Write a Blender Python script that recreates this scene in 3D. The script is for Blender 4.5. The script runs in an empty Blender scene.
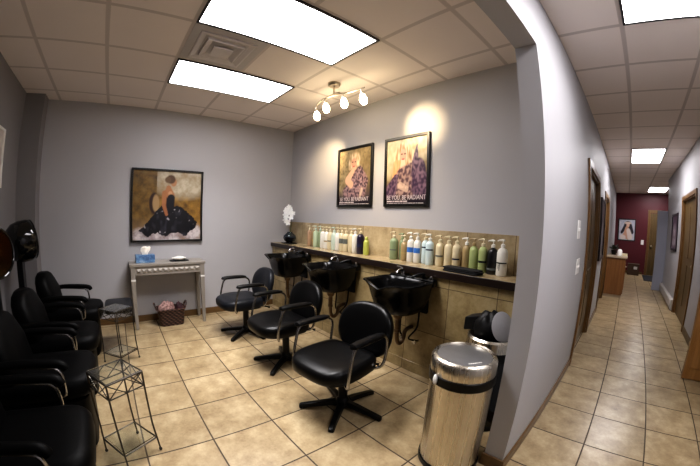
import bpy, bmesh, math, random
from mathutils import Matrix, Vector, noise
random.seed(7)
C = bpy.context.scene.collection
PI = math.pi
sin, cos = math.sin, math.cos

# ------------------------------------------------------------------ node materials
class N:
    """small helper to write node trees"""
    def __init__(s, name):
        s.m = bpy.data.materials.new(name); s.m.use_nodes = True
        s.t = s.m.node_tree; s.t.nodes.clear()
        s.out = s.t.nodes.new('ShaderNodeOutputMaterial')
    def n(s, typ, ins=None, **props):
        x = s.t.nodes.new(typ)
        for k, v in props.items(): setattr(x, k, v)
        for k, v in (ins or {}).items():
            if hasattr(v, 'links') and hasattr(v, 'node'): s.t.links.new(v, x.inputs[k])
            else: x.inputs[k].default_value = v
        return x
    def math(s, op, a, b=0.0, c=0.0):
        return s.n('ShaderNodeMath', {0: a, 1: b, 2: c}, operation=op).outputs[0]
    def mix(s, f, a, b, blend='MIX'):
        x = s.n('ShaderNodeMix', data_type='RGBA', blend_type=blend)
        for k, v in ((0, f), (6, a), (7, b)):
            if hasattr(v, 'node'): s.t.links.new(v, x.inputs[k])
            else: x.inputs[k].default_value = v
        return x.outputs[2]
    def coords(s, which='Object'):
        return s.n('ShaderNodeTexCoord').outputs[which]
    def noise(s, vec, scale, detail=4, rough=.55):
        return s.n('ShaderNodeTexNoise', {'Vector': vec, 'Scale': scale, 'Detail': detail, 'Roughness': rough}).outputs[0]
    def ramp(s, fac, stops):
        x = s.n('ShaderNodeValToRGB', {0: fac}); e = x.color_ramp.elements
        while len(e) < len(stops): e.new(.5)
        for i, (p, c) in enumerate(stops): e[i].position = p; e[i].color = (*c, 1)
        return x.outputs[0]
    def pbr(s, col, rough=.5, metal=0.0, bump=None, bstr=.2, bdist=.01, **kw):
        ins = {'Base Color': col if hasattr(col, 'node') else (*col, 1), 'Roughness': rough, 'Metallic': metal}
        ins.update(kw)
        b = s.n('ShaderNodeBsdfPrincipled', ins)
        if bump is not None:
            bn = s.n('ShaderNodeBump', {'Height': bump, 'Strength': bstr, 'Distance': bdist})
            s.t.links.new(bn.outputs[0], b.inputs['Normal'])
        s.t.links.new(b.outputs[0], s.out.inputs[0])
        return s.m

def simple(name, col, rough=.5, metal=0.0, var=.12, scale=30, bstr=0.0, **kw):
    k = N(name); v = k.coords(); f = k.noise(v, scale)
    c = k.mix(f, (*[x*(1-var) for x in col], 1), (*[min(1, x*(1+var)) for x in col], 1))
    return k.pbr(c, rough, metal, f if bstr else None, bstr, .003, **kw)

def paint(name, col, rough=.55):
    k = N(name); v = k.coords(); f = k.noise(v, 1.3, 3); g = k.noise(v, 160, 2)
    c = k.mix(f, (*[x*.95 for x in col], 1), (*[x*1.05 for x in col], 1))
    return k.pbr(c, rough, 0, g, .08, .002)

def grid_lines(k, vec, x0, y0, s, w, ax=('X', 'Y')):
    """1 on the joint lines of a square grid, plus an id per cell"""
    sep = k.n('ShaderNodeSeparateXYZ', {0: vec})
    outs, ids = [], []
    for a, o in zip(ax, (x0, y0)):
        t = k.math('DIVIDE', k.math('SUBTRACT', sep.outputs[a], o), s)
        ids.append(k.math('FLOOR', t))
        fr = k.math('SUBTRACT', t, ids[-1])
        d = k.math('MINIMUM', fr, k.math('SUBTRACT', 1.0, fr))
        outs.append(k.math('LESS_THAN', d, w/(2*s)))
    cell = k.n('ShaderNodeCombineXYZ', {0: ids[0], 1: ids[1], 2: 0.0}).outputs[0]
    return k.math('MAXIMUM', outs[0], outs[1]), cell

def tile_mat(name, x0, y0, s, joint, dark, mid, light, grout, ax=('X', 'Y'), rough=.32):
    k = N(name); v = k.coords()
    line, cell = grid_lines(k, v, x0, y0, s, joint, ax)
    wn = k.n('ShaderNodeTexWhiteNoise', {0: cell}, noise_dimensions='3D')
    off = k.n('ShaderNodeVectorMath', {0: wn.outputs[1], 1: (7, 7, 7)}, operation='MULTIPLY').outputs[0]
    vv = k.n('ShaderNodeVectorMath', {0: v, 1: off}, operation='ADD').outputs[0]
    f = k.noise(vv, 6.5, 7, .65)
    g = k.noise(vv, 55, 4, .6)
    f = k.math('ADD', k.math('MULTIPLY', f, .8), k.math('MULTIPLY', g, .2))
    c = k.ramp(f, [(.33, dark), (.5, mid), (.66, light)])
    tv = k.math('ADD', .9, k.math('MULTIPLY', wn.outputs[0], .2))
    c = k.mix(1.0, c, k.n('ShaderNodeCombineColor', {0: tv, 1: tv, 2: tv}).outputs[0], 'MULTIPLY')
    c = k.mix(line, c, (*grout, 1))
    rg = k.math('ADD', rough, k.math('MULTIPLY', line, .4))
    return k.pbr(c, rg, 0, k.math('SUBTRACT', k.math('MULTIPLY', g, .15), line), .35, .004)

def wood_mat(name, dark, light, rough=.38, axis='Z', scale=1.0):
    k = N(name); v = k.coords()
    st = {'X': (.6, 9, 9), 'Y': (9, .6, 9), 'Z': (9, 9, .6)}[axis]
    m = k.n('ShaderNodeMapping', {0: v, 3: tuple(x*scale for x in st)}).outputs[0]
    f = k.noise(m, 3.0, 6, .6); g = k.noise(m, 14, 3)
    f = k.math('ADD', k.math('MULTIPLY', f, .7), k.math('MULTIPLY', g, .3))
    return k.pbr(k.ramp(f, [(.3, dark), (.7, light)]), rough, 0, f, .1, .002)

M = {}
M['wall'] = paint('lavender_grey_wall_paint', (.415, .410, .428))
M['wall_left'] = paint('shade_darkened_wall_paint', (.21, .20, .205))  # wall grey darkened: the shade on the left side is put into the colour
M['maroon'] = paint('maroon_wall_paint', (.085, .0045, .011), .5)
M['stub'] = paint('blue_grey_panel_paint', (.30, .31, .37))
M['floor'] = tile_mat('beige_floor_tile', .504, -2.087, .4215, .010, (.215, .150, .078), (.335, .252, .143), (.46, .365, .225), (.050, .032, .016), rough=.30)
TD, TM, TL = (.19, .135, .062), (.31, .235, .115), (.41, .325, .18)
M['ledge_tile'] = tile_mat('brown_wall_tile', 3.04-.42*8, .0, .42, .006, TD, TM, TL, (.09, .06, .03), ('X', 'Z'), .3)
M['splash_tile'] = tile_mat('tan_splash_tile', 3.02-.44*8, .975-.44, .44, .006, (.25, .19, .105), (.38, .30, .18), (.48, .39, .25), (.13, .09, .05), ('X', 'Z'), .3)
M['counter_top'] = tile_mat('tan_counter_tile', 3.02-.44*8, -.33, .44, .005, (.25, .19, .105), (.38, .30, .18), (.48, .39, .25), (.13, .09, .05), ('X', 'Y'), .22)

def ceil_mat(name, x0, y0, b=1.0):
    k = N(name); v = k.coords()
    line, cell = grid_lines(k, v, x0, y0, .6096, .026)
    inner, _ = grid_lines(k, v, x0, y0, .6096, .036)
    f = k.noise(v, 240, 2); g = k.noise(v, 2, 3)
    c = k.mix(g, (.80*b, .735*b, .705*b, 1), (.86*b, .80*b, .77*b, 1))
    c = k.mix(k.math('MULTIPLY', f, .25), c, (.68, .61, .58, 1))
    c = k.mix(inner, c, (.64, .58, .555, 1))
    c = k.mix(line, c, (.60, .545, .525, 1))
    return k.pbr(c, .85, 0, k.math('ADD', k.math('MULTIPLY', f, .3), line), .3, .004)
M['ceil_room'] = ceil_mat('acoustic_ceiling_tile', .3428, -.2987)
M['ceil_hall'] = ceil_mat('hall_ceiling_tile', 4.3623, -.2498, 1.06)  # hall tiles made paler, brighter bounce light put into their colour

M['oak'] = wood_mat('brown_oak_trim', (.085, .040, .012), (.20, .105, .032))
M['oak_x'] = wood_mat('brown_oak_trim_long', (.085, .045, .016), (.17, .095, .034), axis='Y')
M['oak_door'] = wood_mat('honey_oak_door', (.20, .092, .024), (.34, .175, .055), .3)
M['dark_door'] = wood_mat('dark_olive_door', (.060, .036, .012), (.13, .080, .026))
M['counter_trim'] = wood_mat('espresso_wood_trim', (.008, .005, .004), (.022, .012, .009), .3, 'X')
M['cabinet'] = wood_mat('red_oak_cabinet', (.13, .052, .016), (.25, .115, .038), .35)
M['leather'] = simple('black_vinyl', (.002, .002, .0022), .33, var=.3, scale=60, bstr=.06, **{'Specular IOR Level': .2})
M['leather_matte'] = simple('matte_black_vinyl', (.0012, .0012, .0013), .5, var=.3, scale=40, bstr=.1, **{'Specular IOR Level': .08})
M['leather_blue'] = simple('worn_black_vinyl', (.008, .009, .012), .40, var=.25, scale=50, bstr=.06, **{'Specular IOR Level': .2})
M['plastic'] = simple('black_plastic', (.002, .002, .002), .35, var=.2, **{'Specular IOR Level': .25})
M['gloss'] = simple('glossy_black_plastic', (.004, .004, .004), .07, var=.2)
M['acrylic'] = simple('black_acrylic', (.003, .003, .0032), .2, var=.2, **{'Specular IOR Level': .2})
M['chrome'] = simple('chrome', (.72, .72, .72), .14, 1.0, var=.03)
M['dull_chrome'] = simple('dull_chrome', (.42, .41, .40), .26, 1.0, var=.08)
M['nickel'] = simple('brushed_nickel', (.55, .48, .38), .3, 1.0, var=.06)
M['iron'] = simple('bronze_wire', (.060, .052, .042), .42, .8, var=.2)
M['drain'] = simple('dark_bronze_drain', (.16, .11, .07), .35, .9, var=.3)
M['copper'] = simple('copper_pipe', (.30, .16, .08), .35, 1.0, var=.2)
M['black_frame'] = simple('black_frame', (.006, .006, .006), .3, var=.2)
M['dark_frame'] = simple('plum_black_frame', (.012, .006, .009), .35, var=.2)
M['white'] = simple('white_plastic', (.75, .74, .72), .4, var=.03)
M['console'] = simple('silver_grey_painted_wood', (.27, .245, .215), .45, .15, var=.12, scale=18)
M['console_dark'] = simple('shadow_grey_paint', (.17, .155, .135), .5, .1, var=.12, scale=18)
M['mirror_band'] = simple('silver_band', (.85, .83, .80), .25, .2, var=.05)
M['vent'] = simple('grey_vent_metal', (.62, .59, .60), .5, var=.04)
M['vent_dark'] = simple('vent_backing_metal', (.50, .48, .48), .6, var=.04)
M['tray_frame'] = simple('dark_fixture_rim', (.02, .018, .025), .5, var=.1)
M['cloth'] = simple('black_towel_cloth', (.006, .006, .0065), .95, var=.3, scale=200, bstr=.5)
M['bag'] = simple('black_bin_bag', (.004, .004, .0045), .5, var=.3, scale=40, bstr=.5, **{'Specular IOR Level': .25})
M['greylid'] = simple('grey_lid_metal', (.30, .30, .31), .36, .85, var=.06)
M['wicker'] = None
M['paper'] = simple('white_tissue', (.85, .80, .72), .9, var=.03)
M['petal'] = simple('white_petal', (.85, .84, .82), .6, var=.05, **{'Subsurface Weight': .1})
M['leafgreen'] = simple('green_stem', (.05, .09, .025), .5)
M['heater'] = simple('cream_heater_metal', (.50, .47, .44), .45, var=.05)
M['mat'] = simple('charcoal_door_mat', (.014, .013, .018), .95, var=.3, scale=150, bstr=.4)
M['cardboard'] = simple('dark_brown_box', (.060, .032, .016), .8, var=.15)
M['counter_stone'] = simple('pale_laminate', (.34, .27, .19), .35, var=.12)
M['ceramic'] = simple('white_ceramic', (.8, .77, .72), .3, var=.03)

def wicker():
    k = N('brown_wicker'); v = k.coords()
    w1 = k.n('ShaderNodeTexWave', {'Vector': v, 'Scale': 14.0, 'Distortion': 1.0}, wave_type='BANDS', bands_direction='Z').outputs[1]
    w2 = k.n('ShaderNodeTexWave', {'Vector': v, 'Scale': 11.0, 'Distortion': .6}, wave_type='BANDS', bands_direction='DIAGONAL').outputs[1]
    f = k.math('MULTIPLY', w1, w2)
    return k.pbr(k.ramp(f, [(.05, (.018, .006, .004)), (.5, (.075, .028, .016)), (.9, (.17, .075, .045))]), .5, 0, f, .8, .01)
M['wicker'] = wicker()

def steel():
    k = N('brushed_stainless_steel'); v = k.coords()
    m = k.n('ShaderNodeMapping', {0: v, 3: (14, 14, .2)}).outputs[0]
    f = k.noise(m, 3, 4)
    c = k.mix(f, (.57, .525, .45, 1), (.62, .575, .50, 1))
    return k.pbr(c, k.math('ADD', .25, k.math('MULTIPLY', f, .05)), 1.0)
M['steel'] = steel()

def emit(name, col, strength):
    k = N(name); f = k.noise(k.coords(), 3, 2)
    c = k.mix(k.math('MULTIPLY', f, .1), (*col, 1), (*[x*.9 for x in col], 1))
    e = k.n('ShaderNodeEmission', {0: c, 1: strength})
    k.t.links.new(e.outputs[0], k.out.inputs[0]); return k.m
M['panel'] = emit('fluorescent_diffuser', (.98, .95, .97), 9.5)
M['panel_hall'] = emit('hall_fluorescent_diffuser', (.98, .95, .97), 15.0)
M['bulb'] = emit('frosted_lamp_glass', (1.0, .80, .50), 26.0)

def glass(name, col, rough=.03, ior=1.45):
    k = N(name); f = k.noise(k.coords(), 20, 2)
    r = k.math('ADD', rough, k.math('MULTIPLY', f, .02))
    b = k.n('ShaderNodeBsdfPrincipled', {'Base Color': (*col, 1), 'Roughness': r, 'IOR': ior, 'Transmission Weight': 1.0})
    k.t.links.new(b.outputs[0], k.out.inputs[0]); return k.m
M['clear'] = glass('clear_glass', (.90, .95, .93))
M['smoke'] = glass('smoky_glass', (.30, .36, .44), .05)
def amber():
    k = N('amber_hood_lining'); v = k.coords(); f = k.noise(v, 9, 3)
    c = k.mix(f, (.12, .065, .022, 1), (.36, .22, .085, 1))
    return k.pbr(c, .16, .75)
M['amber'] = amber()
def pict(name):
    k = N(name); a = k.n('ShaderNodeAttribute', attribute_name='paint').outputs[0]
    return k.pbr(a, .32)
M['picture'] = pict('painted_picture')

# ------------------------------------------------------------------ mesh building
class MB:
    def __init__(s): s.v = []; s.f = []
    def add(s, vs, fs):
        o = len(s.v); s.v += [tuple(x) for x in vs]; s.f += [tuple(i+o for i in f) for f in fs]; return s
    def box(s, x0, x1, y0, y1, z0, z1):
        v = [(x0,y0,z0),(x1,y0,z0),(x1,y1,z0),(x0,y1,z0),(x0,y0,z1),(x1,y0,z1),(x1,y1,z1),(x0,y1,z1)]
        return s.add(v, [(0,3,2,1),(4,5,6,7),(0,1,5,4),(1,2,6,5),(2,3,7,6),(3,0,4,7)])
    def rings(s, rings, cap0=True, cap1=True, closed=False):
        n = len(rings[0]); o = len(s.v)
        for r in rings: s.v += [tuple(p) for p in r]
        m = len(rings)
        for i in range(m if closed else m-1):
            a, b = o+i*n, o+((i+1) % m)*n
            for j in range(n):
                k = (j+1) % n; s.f.append((a+j, a+k, b+k, b+j))
        if not closed:
            if cap0: s.f.append(tuple(o+j for j in reversed(range(n))))
            if cap1: s.f.append(tuple(o+(m-1)*n+j for j in range(n)))
        return s
    def lathe(s, prof, n=32, c=(0,0,0), cap0=True, cap1=True, sx=1, sy=1):
        return s.rings([[(c[0]+r*sx*cos(2*PI*j/n), c[1]+r*sy*sin(2*PI*j/n), c[2]+z) for j in range(n)] for r, z in prof], cap0, cap1)
    def tube(s, pts, r, n=8, closed=False):
        pts = [Vector(p) for p in pts]; rs = []; m = len(pts); up = None
        rad = r if isinstance(r, (list, tuple)) else [r]*m
        for i, p in enumerate(pts):
            if closed: t = pts[(i+1) % m]-pts[i-1]
            else: t = pts[min(i+1, m-1)]-pts[max(i-1, 0)]
            t.normalize()
            if up is None:
                up = Vector((0,0,1)) if abs(t.z) < .9 else Vector((1,0,0))
            a = t.cross(up); a.normalize(); b = a.cross(t); b.normalize(); up = b
            rs.append([p+a*rad[i]*cos(2*PI*j/n)+b*rad[i]*sin(2*PI*j/n) for j in range(n)])
        return s.rings(rs, closed=closed)
    def ball(s, c, rx, ry=None, rz=None, n=16, m=10):
        ry = rx if ry is None else ry; rz = rx if rz is None else rz
        return s.rings([[(c[0]+rx*sin(PI*i/m)*cos(2*PI*j/n), c[1]+ry*sin(PI*i/m)*sin(2*PI*j/n), c[2]-rz*cos(PI*i/m)) for j in range(n)] for i in [.02]+list(range(1, m))+[m-.02]])
    def xf(s, mat):
        s.v = [tuple(mat @ Vector(p)) for p in s.v]; return s
    def merge(s, o): return s.add(o.v, o.f)
    def build(s, name, mat, parent=None, bevel=0, smooth=True, loc=None, angle=40, subsurf=0):
        me = bpy.data.meshes.new(name); me.from_pydata(s.v, [], s.f)
        bm = bmesh.new(); bm.from_mesh(me); bmesh.ops.recalc_face_normals(bm, faces=bm.faces); bm.to_mesh(me); bm.free()
        if smooth:
            for p in me.polygons: p.use_smooth = True
            me.set_sharp_from_angle(angle=math.radians(angle))
        me.materials.append(mat)
        o = bpy.data.objects.new(name, me); C.objects.link(o)
        if parent: o.parent = parent
        if loc: o.location = loc
        if bevel:
            b = o.modifiers.new('bevel', 'BEVEL'); b.width = bevel; b.segments = 3; b.limit_method = 'ANGLE'
        if subsurf:
            b = o.modifiers.new('subdivision', 'SUBSURF'); b.levels = subsurf; b.render_levels = subsurf
        return o

def tag(o, label, cat, group=None, kind=None):
    o['label'] = label; o['category'] = cat
    if group: o['group'] = group
    if kind: o['kind'] = kind
    return o
def thing(name, label, cat, loc=(0,0,0), rz=0, group=None):
    o = bpy.data.objects.new(name, None); C.objects.link(o); o.location = loc; o.rotation_euler = (0,0,rz)
    o.empty_display_size = .05
    return tag(o, label, cat, group)
def struct(name, mb, mat, parent=None, **kw):
    o = mb.build(name, mat, parent, **kw)
    if parent is None: o['kind'] = 'structure'
    return o
def copy_tree(o, parent=None):
    c = o.copy(); C.objects.link(c)
    if parent: c.parent = parent
    for ch in list(o.children): copy_tree(ch, c)
    return c
def arc(c, r, a0, a1, n, plane='YZ', x=0):
    out = []
    for i in range(n+1):
        a = a0+(a1-a0)*i/n
        out.append((x, c[0]+r*cos(a), c[1]+r*sin(a)))
    return out
def smooth_path(pts, k=6):
    """Catmull-Rom through the points"""
    P = [Vector(p) for p in pts]; out = []
    for i in range(len(P)-1):
        p0 = P[max(i-1, 0)]; p1 = P[i]; p2 = P[i+1]; p3 = P[min(i+2, len(P)-1)]
        for j in range(k):
            t = j/k
            out.append(.5*((2*p1)+(p2-p0)*t+(2*p0-5*p1+4*p2-p3)*t*t+(3*p1-p0-3*p2+p3)*t**3))
    out.append(P[-1]); return out
def sq_ring(cx, cy, z, a, b, e=4, n=32, rot=0):
    """superellipse ring"""
    out = []
    for j in range(n):
        t = 2*PI*j/n; ct, st = cos(t), sin(t)
        x = a*math.copysign(abs(ct)**(2/e), ct); y = b*math.copysign(abs(st)**(2/e), st)
        out.append((cx+x, cy+y, z))
    return out
def cushion(cx, cy, z0, z1, a, b, e=4, r=.03, n=36):
    rs = []
    h = z1-z0
    for d, z in ((r*1.3, z0), (r*.4, z0+r*.35), (0, z0+r), (0, z1-r), (r*.35, z1-r*.35), (r*1.1, z1-r*.05), (min(a, b)*.5, z1+.004)):
        rs.append(sq_ring(cx, cy, z, a-d, b-d, e, n))
    return MB().rings(rs)

# ------------------------------------------------------------------ room shell
H = 2.746
XP0, XP1 = 3.79, 3.9065     # partition between room and corridor
YE = -.958                  # its free end
YL = -3.735                 # left wall
XW = 5.38                   # right wall of the corridor
YM = 10.1                   # maroon end wall
struct('floor', MB().box(-.1, 8.2, -3.9, 10.3, -.1, 0), M['floor'], smooth=False)
struct('ceiling', MB().box(-.1, XP0, -3.9, .1, H, H+.1), M['ceil_room'], smooth=False)
struct('ceiling', MB().box(XP0, 8.2, -3.9, 10.3, H, H+.1), M['ceil_hall'], smooth=False)
struct('wall_back', MB().box(-.1, 0, -3.9, .1, 0, H), M['wall'], smooth=False)
struct('wall_right', MB().box(0, XP0, 0, .1, 0, H), M['wall'], smooth=False)
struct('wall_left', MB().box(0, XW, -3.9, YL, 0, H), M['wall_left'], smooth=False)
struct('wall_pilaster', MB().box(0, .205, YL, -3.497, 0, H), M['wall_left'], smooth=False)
D1 = (.92, 2.13); D2 = (3.53, 4.75)
pw = MB()
pw.box(XP0, XP1, YE, D1[0], 0, H).box(XP0, XP1, D1[0], D1[1], 2.0, H).box(XP0, XP1, D1[1], D2[0], 0, H)
pw.box(XP0, XP1, D2[0], D2[1], 1.98, H).box(XP0, XP1, D2[1], YM, 0, H).box(XP0, XP1, YL, YE, 2.294, H)
struct('wall_partition', pw, M['wall'], smooth=False)
R1 = (3.12, 4.42); R0 = (.3, 1.26)
rw = MB()
rw.box(XW, XW+.12, -3.9, R0[0], 0, H).box(XW, XW+.12, R0[0], R0[1], 2.03, H).box(XW, XW+.12, R0[1], R1[0], 0, H)
rw.box(XW, XW+.12, R1[0], R1[1], 2.02, H).box(XW, XW+.12, R1[1], 6.86, 0, H)
struct('wall_corridor', rw, M['wall'], smooth=False)
struct('wall_end', MB().box(XP0, 8.2, YM, YM+.1, 0, H), M['maroon'], smooth=False)
struct('wall_lobby', MB().box(8.1, 8.2, 6.8, YM, 0, H).box(XW+.12, 8.1, 6.80, 6.86, 0, H), M['wall'], smooth=False)
struct('wall_closet', MB().box(6.2, 6.3, -.1, 1.6, 0, H).box(XW+.12, 6.2, -.1, 0, 0, H).box(XW+.12, 6.2, 1.5, 1.6, 0, H), M['wall'], smooth=False)
struct('wall_stub', MB().box(5.11, 5.44, 6.87, 6.95, 0, 1.985), M['stub'], bevel=.006)
# ledge under the counter and the splash above it
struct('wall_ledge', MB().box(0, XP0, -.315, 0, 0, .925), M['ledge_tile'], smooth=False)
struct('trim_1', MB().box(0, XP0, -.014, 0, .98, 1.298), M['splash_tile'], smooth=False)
# baseboards
def base(name, x0, x1, y0, y1, h=.085, mat='oak_x'):
    return struct(name, MB().box(x0, x1, y0, y1, 0, h), M[mat], bevel=.004)
base('baseboard_back', 0, .014, -3.497, -.315)
base('baseboard_left', .205, XW, YL, YL+.014)
bp = MB().box(XP1, XP1+.014, YE-.014, D1[0]-.075, 0, .085).box(XP0-.014, XP1, YE-.014, YE, 0, .085).box(XP0-.014, XP0, YE, -.318, 0, .085)
struct('baseboard_partition', bp, M['oak_x'], bevel=.004)
struct('baseboard_hall', MB().box(XP1, XP1+.014, D1[1]+.075, D2[0]-.075, 0, .085), M['oak_x'], bevel=.004)
struct('baseboard_corridor', MB().box(XW-.014, XW, R0[1]+.1, R1[0]-.075, 0, .10), M['dark_door'], bevel=.004)
base('baseboard_end', XP1, 5.0, YM-.014, YM, .085, 'dark_door')
struct('baseboard_ledge', MB().box(.014, XP0-.014, -.323, -.315, 0, .10), M['ledge_tile'], bevel=.003)

# ---- doors
def casing(x, y0, y1, h, side, w=.07, d=.022):
    a, b = (x, x+d) if side > 0 else (x-d, x)
    return MB().box(a, b, y0-w, y0, 0, h+w).box(a, b, y1, y1+w, 0, h+w).box(a, b, y0, y1, h, h+w)
def jamb(x0, x1, y0, y1, h, t=.02):
    return MB().box(x0, x1, y0, y0+t, 0, h).box(x0, x1, y1-t, y1, 0, h).box(x0, x1, y0+t, y1-t, h-t, h)
def door_panels(mb, x0, x1, y0, y1, h):
    """slab with four raised panels on both faces"""
    mb.box(x0, x1, y0, y1, .01, h)
    w = (y1-y0)
    for (a, b) in ((.12, .46), (.54, .88)):
        for (c, d) in ((.12, .46), (.52, .94)):
            mb.box(x0-.008, x1+.008, y0+a*w, y0+b*w, c*h, d*h)
    return mb
def hall_door(nm, lab, y0, y1, h, xw0, xw1, side, mat):
    o = struct(nm, door_panels(MB(), (xw0+xw1)/2-.02, (xw0+xw1)/2+.02, y0+.022, y1-.022, h-.022), M[mat], bevel=.004)
    face = xw1 if side > 0 else xw0
    casing(face, y0, y1, h, side).build('casing', M['oak'], o, bevel=.004)
    jamb(xw0, xw1, y0, y1, h).build('jamb', M['oak'], o)
    k = MB().ball((((xw0+xw1)/2)+side*.055, y0+.075, .95), .026)
    k.build('handle', M['nickel'], o)
    return o
hall_door('door_1', '', D1[0], D1[1], 2.0, XP0, XP1, 1, 'dark_door')
hall_door('door_2', '', D2[0], D2[1], 1.98, XP0, XP1, 1, 'oak')
hall_door('door_3', '', R1[0], R1[1], 2.02, XW, XW+.12, -1, 'dark_door')
d4 = struct('door_4', door_panels(MB(), -.02, .02, 0, .80, 2.08).xf(Matrix.Translation((5.95, YM-.035, 0)) @ Matrix.Rotation(PI/2, 4, 'Z')), M['dark_door'], bevel=.004)
MB().box(5.06, 5.15, YM-.03, YM, 0, 2.2).box(5.95, 6.04, YM-.03, YM, 0, 2.2).box(5.15, 5.95, YM-.03, YM, 2.1, 2.2).build('casing', M['oak'], d4, bevel=.004)
MB().ball((5.22, YM-.09, .98), .035).build('handle', M['nickel'], d4)
# bifold closet door, folded out into the corridor
d5 = struct('door_5', MB().box(5.115, 5.405, 1.165, 1.195, .012, 2.0), M['oak_door'], bevel=.003)
pn = MB()
for z0, z1 in ((.13, .86), (.98, 1.88)):
    pn.box(5.165, 5.355, 1.158, 1.167, z0, z1)
pn.build('raised_panel', M['oak_door'], d5, bevel=.006)
MB().box(5.115, 5.405, 1.203, 1.233, .012, 2.0).build('folded_leaf', M['oak_door'], d5, bevel=.003)
MB().tube([(5.112, 1.199, .3), (5.112, 1.199, .39)], .006).tube([(5.112, 1.199, 1.6), (5.112, 1.199, 1.69)], .006).build('hinge', M['nickel'], d5)
struct('trim_2', casing(XW, R0[0], R0[1], 2.03, -1, .06, .018), M['oak'], bevel=.004)

# ------------------------------------------------------------------ ceiling fixtures
def light_panel(x0, x1, y0, y1, label, mat, group, power=21, spread=112):
    cx, cy = (x0+x1)/2, (y0+y1)/2
    t = thing('ceiling_light', label, 'ceiling light', (cx, cy, H), 0, group)
    a, b = (x1-x0)/2, (y1-y0)/2
    w = .018
    fr = MB().box(-a, -a+w, -b, b, -.012, .0).box(a-w, a, -b, b, -.012, 0).box(-a+w, a-w, -b, -b+w, -.012, 0).box(-a+w, a-w, b-w, b, -.012, 0)
    fr.build('frame', M['tray_frame'], t, smooth=False)
    MB().box(-a+w, a-w, -b+w, b-w, -.008, -.001).build('diffuser', M[mat], t, smooth=False)
    l = bpy.data.lights.new('panel_light', 'AREA'); l.shape = 'RECTANGLE'; l.size = x1-x0-.06; l.size_y = y1-y0-.06; l.energy = power
    l.color = (.98, .955, .96); l.spread = math.radians(spread)
    o = bpy.data.objects.new('panel_light', l); C.objects.link(o); o.location = (cx, cy, H-.016)
    return t
g = 'fluorescent troffers in the tiled ceiling'
light_panel(.960, 1.552, -2.118, -.917, 'long glowing ceiling panel nearest the wall with the woman painting', 'panel', g)
light_panel(2.180, 2.772, -2.118, -.917, 'large glowing ceiling panel between the square vent and the doorway header', 'panel', g)
light_panel(4.37, 4.964, -1.46, -.258, 'glowing corridor ceiling panel nearest the viewer, cut by the top of the photo', 'panel_hall', g, 12, 150)
light_panel(4.37, 4.964, 3.416, 4.62, 'square-looking glowing panel halfway along the corridor ceiling', 'panel_hall', g, 10, 140)
light_panel(4.98, 5.574, 8.293, 9.496, 'small glowing ceiling panel right in front of the maroon wall', 'panel_hall', g, 6, 130)

t = thing('ceiling_vent', 'square grey stepped air diffuser between the two room ceiling panels', 'vent', (1.866, -1.822, H))
MB().box(-.295, .295, -.295, .295, -.004, 0).build('backing', M['vent_dark'], t, smooth=False)
def sq_frame(a, w, z0, z1, a2=None):
    a2 = a2 if a2 is not None else a-w
    q = lambda h, z: [(-h, -h, z), (h, -h, z), (h, h, z), (-h, h, z)]
    return MB().rings([q(a, z1), q(a, z0), q(a-.012, z0), q(a2, z1)], False, False, closed=False)
for a, d in ((.225, -.016), (.155, -.026)):
    sq_frame(a, .05, d, -.003, a-.050).build('louvre_ring', M['vent'], t, smooth=False)
MB().box(-.082, .082, -.082, .082, -.036, -.026).box(-.05, .05, -.05, .05, -.026, -.003).build('centre_plate', M['vent'], t, bevel=.004)

# track light
t = thing('track_light', 'brushed nickel ceiling spotlight bar with four frosted lit shades', 'spotlight', (1.88, -.65, H))
MB().lathe([(.0, -.032), (.052, -.032), (.062, -.02), (.065, 0)], 32).build('canopy', M['nickel'], t)
MB().tube([(0,0,-.03), (0,0,-.135)], .009).build('stem', M['nickel'], t)
A = smooth_path([(-.35, .02, -.165), (-.2, -.01, -.135), (0, 0, -.115), (.07, .02, -.112)])
B = smooth_path([(-.07, -.02, -.135), (.05, 0, -.135), (.22, .02, -.155), (.46, -.01, -.19)])
MB().tube(A, .007).build('bar', M['nickel'], t)
MB().tube(B, .007).build('bar', M['nickel'], t)
for (x, y, z, tx, ty) in ((-.325, .015, -.160, -.18, .35), (-.135, -.005, -.128, .05, .2), (.135, .01, -.143, .05, .2), (.405, 0, -.182, .12, .32)):
    ax = Vector((tx, ty, -1)).normalized(); p = Vector((x, y, z)); q = p+Vector((0, 0, -.03))
    s = MB().tube([p, q], .006).tube([q, q+ax*.03], [.014, .017], 12)
    so = s.build('socket', M['nickel'], t)
    rot = Vector((0, 0, 1)).rotation_difference(ax).to_matrix().to_4x4()
    sh = MB().lathe([(.016, .0), (.027, .02), (.036, .05), (.034, .075), (.022, .098), (.002, .104)], 20).xf(Matrix.Translation(q+ax*.022) @ rot)
    sh.build('glass_shade', M['bulb'], so)

def spot(loc, target, power, size, blend, col):
    l = bpy.data.lights.new('spot_beam', 'SPOT'); l.energy = power; l.spot_size = size; l.spot_blend = blend; l.color = col; l.shadow_soft_size = .03
    o = bpy.data.objects.new('spot_beam', l); C.objects.link(o); o.location = loc
    o.rotation_euler = (Vector(target)-Vector(loc)).to_track_quat('-Z', 'Y').to_euler()
    return o
WARM = (1.0, .74, .42)
spot((2.33, -.575, 2.42), (2.485, 0, 2.33), 46, math.radians(54), 1, WARM)
spot((1.50, -.56, 2.44), (.98, 0, 2.10), 62, math.radians(56), 1, WARM)
spot((1.755, -.60, 2.43), (1.70, -.0, 1.75), 22, math.radians(80), 1, WARM)
spot((2.02, -.60, 2.43), (2.20, -.0, 1.7), 22, math.radians(80), 1, WARM)

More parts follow.
